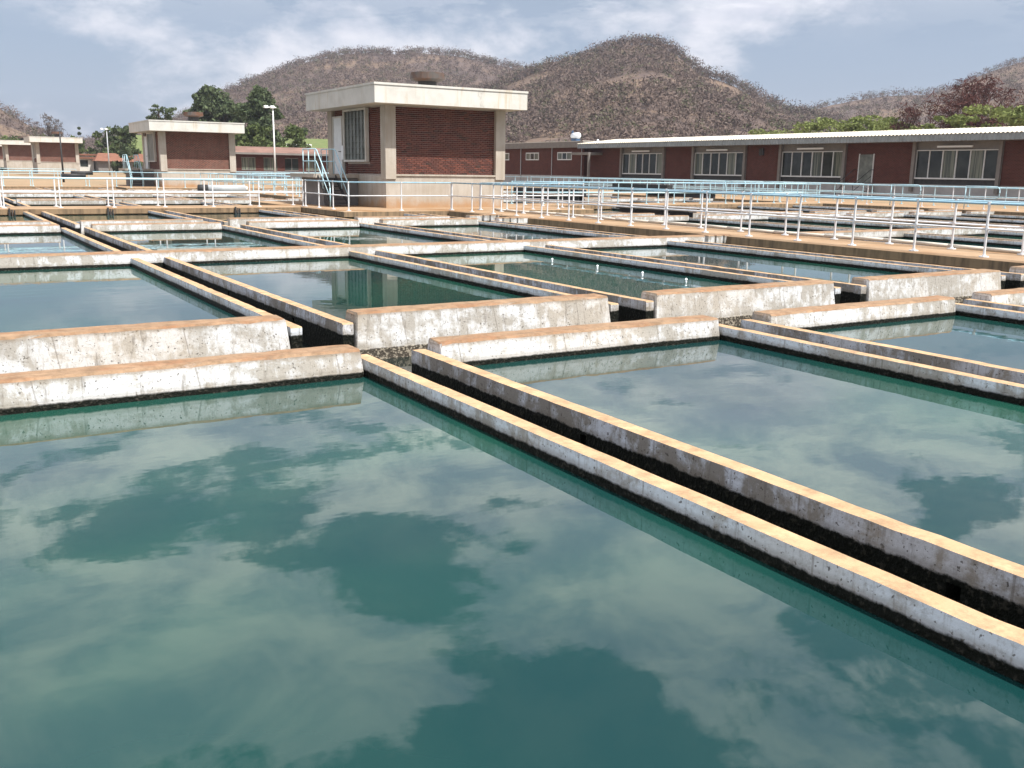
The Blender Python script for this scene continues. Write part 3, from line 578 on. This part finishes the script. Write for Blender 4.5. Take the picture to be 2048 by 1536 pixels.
# ------------------------------------------------------------------ pump houses
def pump_house(x, y, z, name_label, scale_detail, stair=True):
    """front left column corner at x,y ; front faces -y"""
    t = thing('pump_house', name_label, 'pump house', (x, y, z)); W, D = 5.75, 6.5
    mb = MB().box(0, W, 0, D, -.3, 1.33); mb.build('plinth', M_PLINTH, t)
    MB().box(.36, W - .36, -.05, .12, 1.332, 1.40).build('brick_sill', M_PLINTH, t)
    for cx_, cy_ in ((0, 0), (W - .42, 0), (0, D - .42), (W - .42, D - .42)):
        MB().cap(cx_ - .03, cx_ + .45, cy_ - .06, cy_ + .44, 1.2, 4.2, .01, .01).build('column', M_PLINTH, t)
    if scale_detail:
        MB().box(.40, W - .40, .175, .30, 1.33, 4.2).build('mortar_wall', M_MORTAR, t)
        bl, bh, jt = .2165, .0615, .0195; cw, chh = bl + jt, bh + jt
        one = MB().box(0, bl, 0, .06, 0, bh).mesh('brick', M_BRICK); half = MB().box(0, bl / 2 - jt / 2, 0, .06, 0, bh).mesh('brick', M_BRICK)
        x_a, x_b = .452, W - .452; cw = (x_b - x_a + jt) / 21; bl = cw - jt; rows_ = int((4.19 - 1.41) / chh); cnt = 0; rest = MB()
        for r in range(rows_):
            zz = 1.41 + r * chh; xx = x_a; k = 0
            if r % 2: items = [(x_a, True)]; xx = x_a + bl / 2 + jt / 2
            else: items = []
            while xx + bl <= x_b + .01: items.append((xx, False)); xx += cw
            if r % 2: items.append((xx, True))
            for xb_, hf in items:
                yj = .12 + random.uniform(-.004, .004)
                if cnt < 300:
                    o = obj('brick', half if hf else one, t); o.location = (xb_, yj, zz); cnt += 1
                else: rest.box(xb_, xb_ + (bl / 2 - jt / 2 if hf else bl), yj, yj + .06, zz, zz + bh)
        tag(rest.build('brickwork', M_BRICK, t), kind='stuff')
        # left side: bricks right of the window
        MB().box(.175, .30, .40, 1.95, 1.33, 4.2).build('mortar_wall', M_MORTAR, t)
        side = MB()
        for r in range(rows_):
            zz = 1.41 + r * chh; yy = .452 - (cw / 2 if r % 2 else 0)
            while yy < 1.90:
                side.box(.12 + random.uniform(-.003, .003), .18, max(yy, .452), min(yy + bl, 1.948), zz, zz + bh); yy += cw
        zz = 1.41
        for r in range(int((1.88 - 1.41) / chh)):
            yy = 1.965 - (cw / 2 if r % 2 else 0)
            while yy < 4.55:
                side.box(.12 + random.uniform(-.003, .003), .18, max(yy, 1.965), min(yy + bl, 4.59), zz, zz + bh); yy += cw
            zz += chh
        tag(side.build('brickwork', M_BRICK, t), kind='stuff')
        MB().box(.175, .30, 1.95, 4.6, 1.33, 1.90).build('mortar_wall', M_MORTAR, t)
    else:
        MB().box(.40, W - .40, .12, .30, 1.33, 4.2).build('brick_wall', M_BRICKW, t)
        MB().box(.12, .30, .40, 1.95, 1.33, 4.2).build('brick_wall', M_BRICKW, t); MB().box(.12, .30, 1.95, 4.6, 1.33, 1.90).build('brick_wall', M_BRICKW, t)
    MB().box(W - .30, W - .12, .40, D - .40, 1.33, 4.2).build('brick_wall', M_BRICKW, t)
    MB().box(.40, W - .40, D - .30, D - .12, 1.33, 4.2).build('brick_wall', M_BRICKW, t)
    MB().box(.14, .30, 5.95, D - .40, 1.33, 4.2).box(.14, .30, 4.6, 4.78, 1.33, 4.2).box(.14, .30, 4.78, 5.95, 3.93, 4.2).build('brick_wall', M_BRICKW, t)
    # louvre window on the left side
    wn = MB().box(-.06, .10, 1.95, 2.05, 1.9, 4.18).box(-.06, .10, 4.45, 4.55, 1.9, 4.18).box(-.06, .10, 2.05, 4.45, 1.9, 1.99).box(-.06, .10, 2.05, 4.45, 4.09, 4.18).build('window', M_FASC, t)
    if scale_detail:
        for k in range(8):
            for c_ in range(6):
                y0_ = 2.06 + c_ * .398; z0_ = 2.0 + k * .26
                MB().add([(.03, y0_, z0_), (.03, y0_ + .375, z0_), (.04 + .012 * random.random(), y0_ + .375, z0_ + .245), (.04, y0_, z0_ + .245)], [(3, 2, 1, 0)]).build('pane', M_LOUV, wn)
        gb = MB()
        for c_ in range(7): gb.box(.0, .05, 2.045 + c_ * .398, 2.06 + c_ * .398, 1.99, 4.09)
        for k in range(1, 8): gb.box(.0, .045, 2.06, 4.44, 1.985 + k * .26, 2.0 + k * .26)
        gb.build('glazing_bar', M_LOUV, wn)
        MB().box(.10, .14, 2.05, 4.45, 1.99, 4.09).build('window_back', M_DARK, wn)
    else: MB().box(.02, .10, 2.05, 4.45, 1.99, 4.09).build('pane', M_LOUV, wn)
    dr = MB().box(.02, .10, 4.84, 5.88, 1.35, 3.86).build('door', M_DOOR, t)
    MB().box(-.02, .12, 4.78, 4.84, 1.34, 3.93).box(-.02, .12, 5.88, 5.95, 1.34, 3.93).box(-.02, .12, 4.84, 5.88, 3.86, 3.93).build('door_frame', M_FASC, dr)
    MB().tube((-.04, 5.0, 2.36), (-.04, 5.16, 2.36), .018).tube((.02, 5.02, 2.36), (-.04, 5.02, 2.36), .014).build('door_handle', M_DARK, dr)
    if scale_detail: MB().box(-.09, -.062, 4.5, 4.72, 2.0, 2.62).build('notice_plate', M_TUBE, t)
    # roof
    MB().box(-.90, W + .55, -1.02, D + .45, 4.202, 4.90).build('roof_fascia', M_FASC, t)
    MB().box(-.93, W + .58, -1.05, D + .48, 4.90, 4.985).build('roof_coping', M_FASC, t)
    v = MB().tube((3.3, 2.7, 4.9), (3.3, 2.7, 5.47), .42, 14).build('roof_vent', M_DARK, t)
    MB().tube((3.3, 2.7, 5.47), (3.3, 2.7, 5.56), .55, 18, .78).tube((3.3, 2.7, 5.56), (3.3, 2.7, 5.84), .78, 18, .76).build('vent_cowl', M_RUSTY, v)
    if stair:
        s = MB().box(-2.1, -.01, 2.9, 6.0, 1.2, 1.36).build('stair_landing', M_PLINTH, t)
        MB().box(-1.62, -.02, 3.0, 5.8, -.3, 1.2).build('landing_support', M_SOFF, s)  # solid block in darker grey, shade below the landing put into its colour
        st = MB()
        for k in range(7): st.box(-1.9, -1.1, 2.9 - (k + 1) * .19 - .04, 2.9 - k * .19, 1.36 - (k + 1) * .17 - .04, 1.36 - (k + 1) * .17)
        for xx in (-1.93, -1.12): st.add([(xx, 2.92, 1.1), (xx, 2.92, 1.34), (xx, 1.42, .1), (xx, 1.42, -.05), (xx + .04, 2.92, 1.1), (xx + .04, 2.92, 1.34), (xx + .04, 1.42, .1), (xx + .04, 1.42, -.05)], [(0, 1, 2, 3), (7, 6, 5, 4), (1, 5, 6, 2), (0, 3, 7, 4)])
        st.build('stair_flight', M_DARK, t)
        for xx in (-1.95, -1.10):
            hr = MB()
            hr.path([(xx, 4.6, 2.42), (xx, 3.05, 2.42), (xx, 2.85, 2.36), (xx, 1.45, .98), (xx, 1.38, .8), (xx, 1.38, 0)], .024)
            hr.path([(xx, 4.6, 1.9), (xx, 2.95, 1.9), (xx, 1.5, .5)], .02)
            for yy, zb, zt in ((4.6, 1.36, 2.42), (3.9, 1.36, 2.42), (3.1, 1.36, 2.42), (2.2, .75, 1.72)): hr.tube((xx, yy, zb), (xx, yy, zt), .022)
            hr.build('stair_railing', M_CYAN, t, True)
    return t
pump_house(16.97, 37.90, 0, 'large flat roofed brick pump house on the platform in the middle of the picture', True)
pump_house(16.55, 79.05, 0, 'middle sized looking brick pump house left of the large one', False)
pump_house(16.1, 160.9, .55, 'small distant brick pump house, the rightmost of the three at the left edge', False, False)
pump_house(15.2, 203, .8, 'small distant brick pump house, the middle one of the three at the left edge', False, False)
pump_house(13.9, 246, 1.1, 'small distant brick pump house, the leftmost of the three at the left edge', False, False)

# ------------------------------------------------------------------ long brick building
BX = 60.0
t = thing('brick_building', 'long single storey red brick building with cream corrugated roof on the right', 'building', (BX, 83.2, 0))
def bb(y0, y1, z0, z1, m, name, x0=0., x1=.25, par=None): return MB().box(x0, x1, y0 - 83.2, y1 - 83.2, z0, z1).build(name, m, par or t)
WIN = [(71.0, 77.4), (60.55, 66.95), (50.2, 56.6), (37.8, 44.2), (26.5, 32.9)]
bb(14, 83.1, -.05, 1.10, M_PLIGHT, 'plinth', -.04)
edges = [83.1]
for a, b in WIN: edges += [b, a]
edges.append(14)
for hi, lo in zip(edges[::2], edges[1::2]): bb(lo, hi, 1.10, 3.95, M_BRICKD, 'brick_wall')
for i, (a, b) in enumerate(WIN):
    bb(a, b, 1.10, 1.46, M_DARK, 'spandrel', .05); bb(a, b, 3.42, 3.95, M_SOFF, 'lintel', .05)
    for yy in (a - .12, b - .13): bb(yy, yy + .25, .6, 3.95, M_PIL, 'concrete_fin', -.22, .0)
    wd = bb(a + .13, b - .13, 1.46, 1.56, M_FRAME, 'window', -.06, .12)
    fr = MB(); ys_ = np.linspace(a + .13, b - .13, 7); o0 = 83.2
    for k, yy in enumerate(ys_): fr.box(-.03, .09, yy - .035 - o0, yy + .035 - o0, 1.56, 3.36)
    fr.box(-.04, .10, a + .13 - o0, b - .13 - o0, 3.36, 3.42); fr.build('window_frame', M_FRAME, wd)
    for k in range(6):
        off = .04 if k in (2, 3) else .0
        MB().box(.02 + off, .04 + off, ys_[k] + .04 - o0, ys_[k + 1] - .04 - o0, 1.56, 3.36).build('pane', M_GLASC if (k + i * 5) % 6 in (0, 4) else M_GLASS, wd)
    yc = (a + b) / 2; MB().box(-.35, -.25, yc - 1.3 - o0, yc + 1.3 - o0, 3.56, 3.68).build('strip_light', M_TUBE, t)
bb(14, 83.1, 3.955, 4.0, M_SOFF, 'soffit', -1.2, .3)
dr = bb(47.65, 48.85, 1.12, 3.15, M_LOUV, 'door', -.05, -.004); bb(47.58, 47.65, 1.12, 3.2, M_FRAME, 'door_frame', -.07, -.002, dr); bb(48.85, 48.92, 1.12, 3.2, M_FRAME, 'door_frame', -.07, -.002, dr)
sp = MB()
for k in range(6): sp.box(-.3 - .3 * (k + 1), -.3 - .3 * k, 47.4 - 83.2, 49.1 - 83.2, -.05, 1.10 - .18 * (k + 1))
sp.box(-.3, -.05, 47.4 - 83.2, 49.1 - 83.2, -.05, 1.08); sp.build('door_steps', M_PLIGHT, t)
hr = MB()
for yy in (47.5 - 83.2, 49.0 - 83.2):
    hr.path([(-.1, yy, 2.05), (-.4, yy, 2.05), (-2.2, yy, 1.0), (-2.2, yy, 0)], .025); hr.path([(-.3, yy, 1.6), (-2.2, yy, .5)], .02)
hr.build('step_railing', M_DARK, t)
bb(58.5, 58.95, 3.15, 3.7, M_DARK, 'wall_box', -.14, -.003)
bb(14.2, 83.0, 1.1, 3.95, M_SOFF, 'rear_wall', 7.6, 7.8)
# corrugated roof sheet and eave skirt: one wave every 0.3 m
ny = int((83.4 - 14) / .05); yv = np.linspace(14, 83.4, ny) - 83.2; wv = .035 * np.sin(yv * 2 * math.pi / .30)
V = []; F = []
for (xx, zz) in ((-1.3, 4.42), (3.6, 4.98), (8.6, 4.5)):
    V += [(xx, yy, zz + a) for yy, a in zip(yv, wv)]
F += [(i + q, i + ny + q, i + ny + 1 + q, i + 1 + q) for q in (0, ny) for i in range(ny - 1)]
MB().add(V, F).build('roof_sheet', M_ROOF, t)
V = [(-1.22 - a, yy, zz) for zz in (3.96, 4.40) for yy, a in zip(yv, wv)]
MB().add(V, [(i, i + 1, i + ny + 1, i + ny) for i in range(ny - 1)]).build('eave_skirt', M_GUT, t)
MB().add([(-1.3, .2, 4.40), (3.6, .2, 4.96), (8.6, .2, 4.48), (8.6, .2, 4.0), (-1.2, .2, 3.96)], [(0, 1, 2, 3, 4)]).build('gable_end', M_FASC, t)

t = thing('brick_annex', 'dark brick annex with flat roof left of the long brick building', 'building', (BX, 83.9, 0))
MB().box(0, 9, 0, 42, -.05, 1.2).build('plinth', M_PLIGHT, t); MB().box(.03, 9, .03, 42, 1.2, 4.1).build('brick_wall', M_BRICKD, t)
MB().box(-.35, 9.4, -.35, 42.4, 4.1, 4.70).build('roof_fascia', M_FASC if False else M_PIL, t)
MB().box(-.38, 9.43, -.38, 42.43, 4.70, 4.76).build('roof_coping', M_FASC, t)
for yy in (2.2, 8.6, 15.0, 21.5):
    wd = MB().box(-.02, .04, yy, yy + 2.7, 2.82, 2.92).box(-.02, .04, yy, yy + 2.7, 3.55, 3.65).box(-.02, .04, yy, yy + .08, 2.92, 3.55).box(-.02, .04, yy + 2.62, yy + 2.7, 2.92, 3.55).box(-.02, .04, yy + .9, yy + .98, 2.92, 3.55).box(-.02, .04, yy + 1.75, yy + 1.83, 2.92, 3.55).build('window', M_FRAME, t)
    for k in range(3): MB().box(.01, .028, yy + .09 + .86 * k, yy + .88 + .86 * k, 2.92, 3.55).build('pane', M_GLASC if k != 1 else M_GLASS, wd)
for yy in (.3, 5.9, 12.3, 18.5): MB().tube((-.06, yy, 0), (-.06, yy, 4.1), .045, 8).build('down_pipe', M_GREYM, t)
t = thing('porch', 'small concrete porch roof between the annex and the long building', 'porch', (58.2, 80.6, 0))
MB().box(0, 1.75, 0, 3.0, 3.30, 3.55).build('porch_roof', M_PIL, t); MB().box(.05, .25, 0.0, .2, 0, 3.3).build('porch_post', M_PIL, t)
t = thing('roof_tank', 'small blue and white solar water tank on the annex roof', 'tank', (63.2, 90.0, 4.76))
MB().tube((0, -.55, .75), (0, .55, .75), .33, 14).build('tank_drum', M_TARP, t, True); MB().box(-.25, .25, -.5, .5, 0, .42).tube((-.1, .5, .4), (-.1, .5, 1.3), .12, 8).build('tank_stand', M_TANKB, t)
t = thing('roof_dome', 'little white dome vent on the annex roof', 'vent', (65.2, 88.6, 4.76))
MB().tube((0, 0, 0), (0, 0, .22), .14, 12).tube((0, 0, .22), (0, 0, .40), .2, 12, .06).build('dome_cap', M_TUBE, t, True)

t = thing('brick_building', 'long low far brick building with rusty brown roof behind the lamp mast', 'building', (33.5, 130, 0))
MB().box(0, 30, 0, 7, -.05, 3.35).build('brick_wall', M_BRICKD, t)
MB().add([(-.5, -.9, 3.5), (30.5, -.9, 3.5), (30.5, 3.6, 4.35), (-.5, 3.6, 4.35), (-.5, 8, 3.5), (30.5, 8, 3.5)], [(0, 1, 2, 3), (3, 2, 5, 4)]).build('roof', M_ROOFB, t)
MB().box(-.5, 30.5, -.96, -.85, 3.25, 3.49).build('fascia_board', M_PIL, t)
for k in range(10):
    x_ = 1 + 2.95 * k
    wd = MB().box(x_, x_ + 1.9, -.05, .02, 1.2, 1.28).box(x_, x_ + 1.9, -.05, .02, 2.8, 2.9).box(x_ + .92, x_ + .99, -.05, .02, 1.28, 2.8).build('window', M_PIL, t)
    for x2 in (x_, x_ + .99): MB().box(x2 + .03, x2 + .9, -.03, .015, 1.28, 2.8).build('pane', M_GLASC if k % 3 else M_GLASS, wd)
t = thing('house', 'far house with orange tiled roof left of the middle pump house', 'house', (34.5, 232, 0))
MB().box(.8, 10.6, 0, 7, 0, 2.6).build('wall', M_SOFF, t)
MB().add([(0, -.8, 2.45), (11.6, -.8, 2.35), (10.8, 3.5, 4.2), (1.5, 3.5, 4.2), (0, 7.6, 2.45), (11.6, 7.6, 2.35)], [(0, 1, 2, 3), (3, 2, 5, 4), (1, 5, 2), (0, 3, 4)]).build('roof', M_ORANGE, t)
t = thing('house', 'far pale house with thin roof behind the orange roofed one', 'house', (26, 236, 0))
MB().box(0, 9, 0, 6, 0, 3.4).build('wall', M_FASC, t); MB().box(-.5, 14, -.8, 6.8, 3.6, 3.95).box(-.4, 9.6, -.7, -.5, 2.9, 3.3).build('roof', M_ORANGE, t)
for k in range(3): MB().box(1 + 2.6 * k, 2.6 + 2.6 * k, -.04, .01, 1.2, 2.6).build('window', M_GLASS, t)
t = thing('house', 'tiny white roofed house far up the slope below the hill', 'house', (84, 250, 6)); MB().box(0, 6, 0, 4, -3, 1).build('wall', M_SOFF, t); MB().box(-.6, 6.6, -.6, 4.6, 1.0, 1.7).build('roof', M_TUBE, t)

# ------------------------------------------------------------------ masts, pipes and beams
def mast(x, y, h, r, label, heads=True, m=M_GREYM, z=0):
    t = thing('lamp_mast' if heads else 'pole', label, 'lamp mast' if heads else 'pole', (x, y, z)); MB().tube((0, 0, -.1), (0, 0, h), r, 10, r * .6).build('mast_tube', m, t, True)
    if heads:
        MB().tube((-.75, 0, h), (.35, 0, h), .05).build('cross_arm', m, t)
        for dx in (-.7, -.05): MB().cap(dx - .22, dx + .18, -.2, .2, h - .08, h + .17, .05, .05).build('lamp_head', M_TUBE, t)
    return t
mast(32.3, 100, 7.6, .10, 'tall white lamp mast with two lamp heads before the dark green tree', m=M_TUBE)
mast(27.5, 170, 7.2, .12, 'thin far lamp mast left of the middle pump house')
mast(12.1, 100, 4.6, .10, 'thick black pole in front of the small distant pump house', False, M_DARK)
def lying_pipe(p, q, r, m, label, collar=True):
    t = thing('steel_pipe', label, 'pipe', tuple((Vector(p) + Vector(q)) / 2 - Vector((0, 0, r)))); c = Vector(sub(t))
    p, q = Vector(p) - c, Vector(q) - c; MB().tube(p, q, r, 16).build('pipe_barrel', m, t, True)
    if collar:
        d = (q - p).normalized(); MB().tube(p - d * .42, p, r * 1.08, 16).build('pipe_collar', M_DARK, t, True); MB().tube(q, q + d * .10, r * .7, 12).build('pipe_end', M_FASC, t)
lying_pipe((11.95, 47.3, .56), (13.75, 47.3, .56), .19, M_GREYM, 'grey steel pipe with black collar lying behind the left cross walkway')
lying_pipe((7.4, 62, .98), (8.7, 62, .98), .11, M_DARK, 'short dark pipe in the basin by the black pole, front one', False)
lying_pipe((8.1, 63.4, 1.12), (9.3, 63.4, 1.12), .11, M_DARK, 'short dark pipe in the basin by the black pole, rear one', False)
def beam(x0, x1, y0, y1, z0, z1, label):
    t = thing('steel_cover', label, 'cover', (x0, y0, z0)); MB().cap(0, x1 - x0, 0, y1 - y0, 0, z1 - z0, .03, .03).build('cover_plate', M_DARK, t)
    MB().box(.1, .2, .1, y1 - y0 - .1, -.3, 0).box(x1 - x0 - .2, x1 - x0 - .1, .1, y1 - y0 - .1, -.3, 0).build('cover_foot', M_DARK, t)
beam(32.2, 32.8, 45.5, 52.5, .25, .62, 'long dark steel cover lying beyond the large pump house')
beam(26.6, 27.0, 29.8, 34.6, .05, .22, 'dark plank lying across the channel right of the platform')
beam(43.0, 43.5, 50.5, 56.5, .55, .85, 'dark beam lying before the second window of the long building, upper one')
beam(43.9, 44.3, 47.0, 54.0, .35, .55, 'dark beam lying before the second window of the long building, lower one')
# penstock brackets on the front of the left cross walkway
for i, (xx, lab) in enumerate(((3.0, 'leftmost'), (6.35, 'middle'), (11.2, 'rightmost'))):
    t = thing('sluice_bracket', f'{lab} small rusty sluice bracket on the face of the left cross walkway', 'bracket', (xx, 39.72, 0))
    MB().box(-.12, -.06, -.08, .0, -.26, .02).box(.06, .10, -.06, .0, -.26, -.05).box(-.14, .22, -.10, -.02, -.34, -.28).build('bracket_frame', M_DARK, t)
    MB().tube((0, -.05, -.36), (0, -.05, -.02), .025).build('spindle', M_RUSTY, t)

# ------------------------------------------------------------------ trees
def leaf_mesh(name, C, size, m, flat=0., aspect=.6):
    K = len(C); a = rng.normal(size=(K, 3)); a[:, 2] *= (1 - flat); a /= np.linalg.norm(a, axis=1, keepdims=True)
    b = rng.normal(size=(K, 3)); b[:, 2] *= (1 - flat * .5); b -= a * (a * b).sum(1, keepdims=True); b /= np.linalg.norm(b, axis=1, keepdims=True)
    s = rng.uniform(.6, 1.25, (K, 1)) * size
    V = np.stack([C - a * s, C + b * s * aspect, C + a * s, C - b * s * aspect], 1).reshape(-1, 3); F = np.arange(len(V)).reshape(-1, 4)
    me = bpy.data.meshes.new(name); me.from_pydata(V.tolist(), [], F.tolist()); me.materials.append(m); me.update(); return me
def tree(name, label, x, y, h, w, m, z=0, clear=.25, clumps=26, per=70, leaf=.28, flat=0., shape='round', group=None, trunk=None, twig=False, d=None):
    t = thing(name, label, 'tree', (x, y, z), group); tr = MB(); r0 = max(.10, h * .022); d = d or w
    top = Vector((rng.normal(0, .03 * h), rng.normal(0, .03 * h), h * (clear + .35)))
    tr.tube((0, 0, -.3), top * .5, r0, 8, r0 * .75).tube(top * .5, top, r0 * .75, 8, r0 * .4)
    cs = []
    for k in range(clumps):
        th = rng.uniform(0, 6.283); rr = math.sqrt(rng.uniform(.02, 1)); u = rng.uniform(0, 1)
        if shape == 'round': zz = h * (clear + (1 - clear) * u); wf = math.sin(math.pi * min(1, .18 + .78 * u)) ** .7
        elif shape == 'column': zz = h * (clear + (1 - clear) * u); wf = (1 - u * .75) * .9 + .1
        else: zz = h * (.62 + .36 * u ** .7); wf = 1.0 if u > .35 else .6
        c = Vector((math.cos(th) * rr * w * .5 * wf, math.sin(th) * rr * d * .5 * wf, zz - (.06 * h * rr if shape == 'flat' else 0))); cs.append(c)
        if k % 2 == 0 or twig: tr.tube(top * rng.uniform(.45, 1), c, r0 * .3, 5, r0 * .07)
    tr.build('trunk', M_BARK if not twig else m, t)
    C = []
    for c in cs:
        R = w * (rng.uniform(.07, .14) if clumps > 60 else rng.uniform(.10, .18)); n = rng.normal(size=(per, 3)); n /= np.linalg.norm(n, axis=1, keepdims=True)
        C.append(np.array(c) + n * (rng.uniform(.25, 1, (per, 1)) ** .5) * R * np.array([1, 1, .42 if shape == 'flat' else .75]))
    obj('crown', leaf_mesh('crown', np.concatenate(C), leaf, m, flat, .12 if twig else .6), t)
    return t
tree('broadleaf_tree', 'broad dark green tree rising behind the middle pump house', 50.6, 193.5, 16, 10.5, L_DARK, clumps=150, per=55, leaf=.42)
tree('broadleaf_tree', 'tall dark green tree beside the lamp mast', 50.0, 162.5, 14, 8.2, L_DARK, clumps=150, per=55, leaf=.36, clear=.1)
tree('broadleaf_tree', 'mid green bushy tree left of the lamp mast foot', 43.5, 143.7, 7.2, 7.5, L_MID, clumps=26, per=80, leaf=.33, clear=.08)
tree('broadleaf_tree', 'mid green bushy tree right of the lamp mast foot', 51.2, 151.5, 7.6, 8.5, L_MID, clumps=26, per=80, leaf=.33, clear=.08)
tree('acacia_tree', 'small thin crowned tree peeping above the middle pump house roof', 46.1, 215, 14.6, 5.4, L_DARK, clumps=26, per=40, leaf=.3, clear=.6, shape='flat')
tree('conifer_tree', 'small very dark conical tree right of the lamp mast', 63.4, 179, 8.6, 4, L_DARK, clumps=22, per=70, leaf=.3, shape='column', clear=.08)
tree('broadleaf_tree', 'grey green bush beside the white roofed slope house', 74.0, 186, 8.2, 7, L_MID, clumps=22, per=70, leaf=.35, clear=.06)
tree('broadleaf_tree', 'rounded green tree above the orange roof', 41.5, 256.5, 10, 9, L_MID, clumps=30, per=70, leaf=.45, clear=.05)
tree('broadleaf_tree', 'slim dark tree over the small distant pump houses', 35.5, 257.5, 10.4, 2.6, L_DARK, clumps=14, per=60, leaf=.3, shape='column', clear=.1)
tree('broadleaf_tree', 'dark green tree left of the middle pump house stair', 35.0, 197, 9.2, 6, L_DARK, clumps=26, per=70, leaf=.38, clear=.05)
for i, (x, y, h, w, lab) in enumerate(((22, 279, 8.4, 12, 'low green tree mass at the far left edge'), (32, 279, 8.8, 12, 'low green tree mass above the middle small pump house'), (30.5, 240, 7.6, 8, 'low green tree behind the thin far mast'), (48, 270, 9.4, 10, 'low green tree between orange roof and middle pump house'), (60, 260, 8.5, 11, 'green tree behind the middle pump house roof'), (70, 225, 7.2, 12, 'light green hedge like tree above the rusty roof'))):
    tree('broadleaf_tree', lab, x, y, h, w, L_MID, clumps=26, per=70, leaf=.45, clear=.03)
tree('bare_tree', 'leafless tree on the skyline at the left, larger one', 27.9, 248.5, 13, 5.0, L_BARE, clumps=36, per=16, leaf=.5, clear=.4, twig=True)
tree('bare_tree', 'leafless tree on the skyline at the left, smaller one', 29.9, 248.5, 11.8, 3.0, L_BARE, clumps=22, per=14, leaf=.42, clear=.4, twig=True)
tree('bare_tree', 'big reddish brown leafless tree behind the long brick building', 104.0, 69.5, 12.1, 13.5, L_RED, clumps=150, per=46, leaf=.42, clear=.3, twig=True, d=12)
tree('bare_tree', 'smaller reddish brown bush left of the big one', 99.9, 75.2, 9.6, 5.0, L_RED, clumps=50, per=40, leaf=.34, clear=.4, twig=True)
for i, (x, y, h, w, lab) in enumerate(((97.9, 85.6, 8.7, 8.5, 'yellow green flat topped acacia, leftmost behind the long roof'), (101.6, 80, 9.0, 8, 'yellow green acacia just left of the reddish bush'), (94.4, 65.6, 8.2, 5.2, 'yellow green flat topped acacia below the big reddish tree'), (93.0, 58.0, 9.0, 7.5, 'yellow green acacia at the right edge above the roof'), (118, 112, 9.0, 9, 'small green acacia behind the middle of the long roof'), (97, 75, 8.0, 8, 'low yellow green acacia in front of the smaller reddish bush'))):
    tree('acacia_tree', lab, x, y, h, w, L_ACAC, clumps=34, per=70, leaf=.22, flat=.5, shape='flat')
tree('broadleaf_tree', 'green bush on the foot of the hill above the annex roof', 133, 168, 7.4, 10, L_MID, clumps=24, per=60, leaf=.35, clear=.03)
tree('broadleaf_tree', 'round green bush halfway up the peaked hill', 262, 290, 7, 8, L_MID, z=19, clumps=22, per=50, leaf=.5, clear=.03)
tag(MB().add([(45, 262, 1), (130, 240, 1), (150, 300, 11), (60, 330, 11)], [(0, 1, 2, 3)]).build('grass_slope', M_GRASS), kind='structure')

# ------------------------------------------------------------------ thin dry-season haze
m = bpy.data.materials.new('thin air haze'); m.use_nodes = True; t_ = NT(m.node_tree); t_.n.clear()
v_ = t_.add('ShaderNodeVolumePrincipled', None, Color=(.80, .86, 1.0, 1), Density=.00018); v_.inputs['Anisotropy'].default_value = .2
o_ = t_.add('ShaderNodeOutputMaterial'); t_.l.new(v_.outputs[0], o_.inputs['Volume'])
tag(MB().box(-1560, 1560, -1560, 1560, -4.2, 104).build('haze', m), 'thin pale haze over the whole plant and hills', 'haze', kind='stuff')
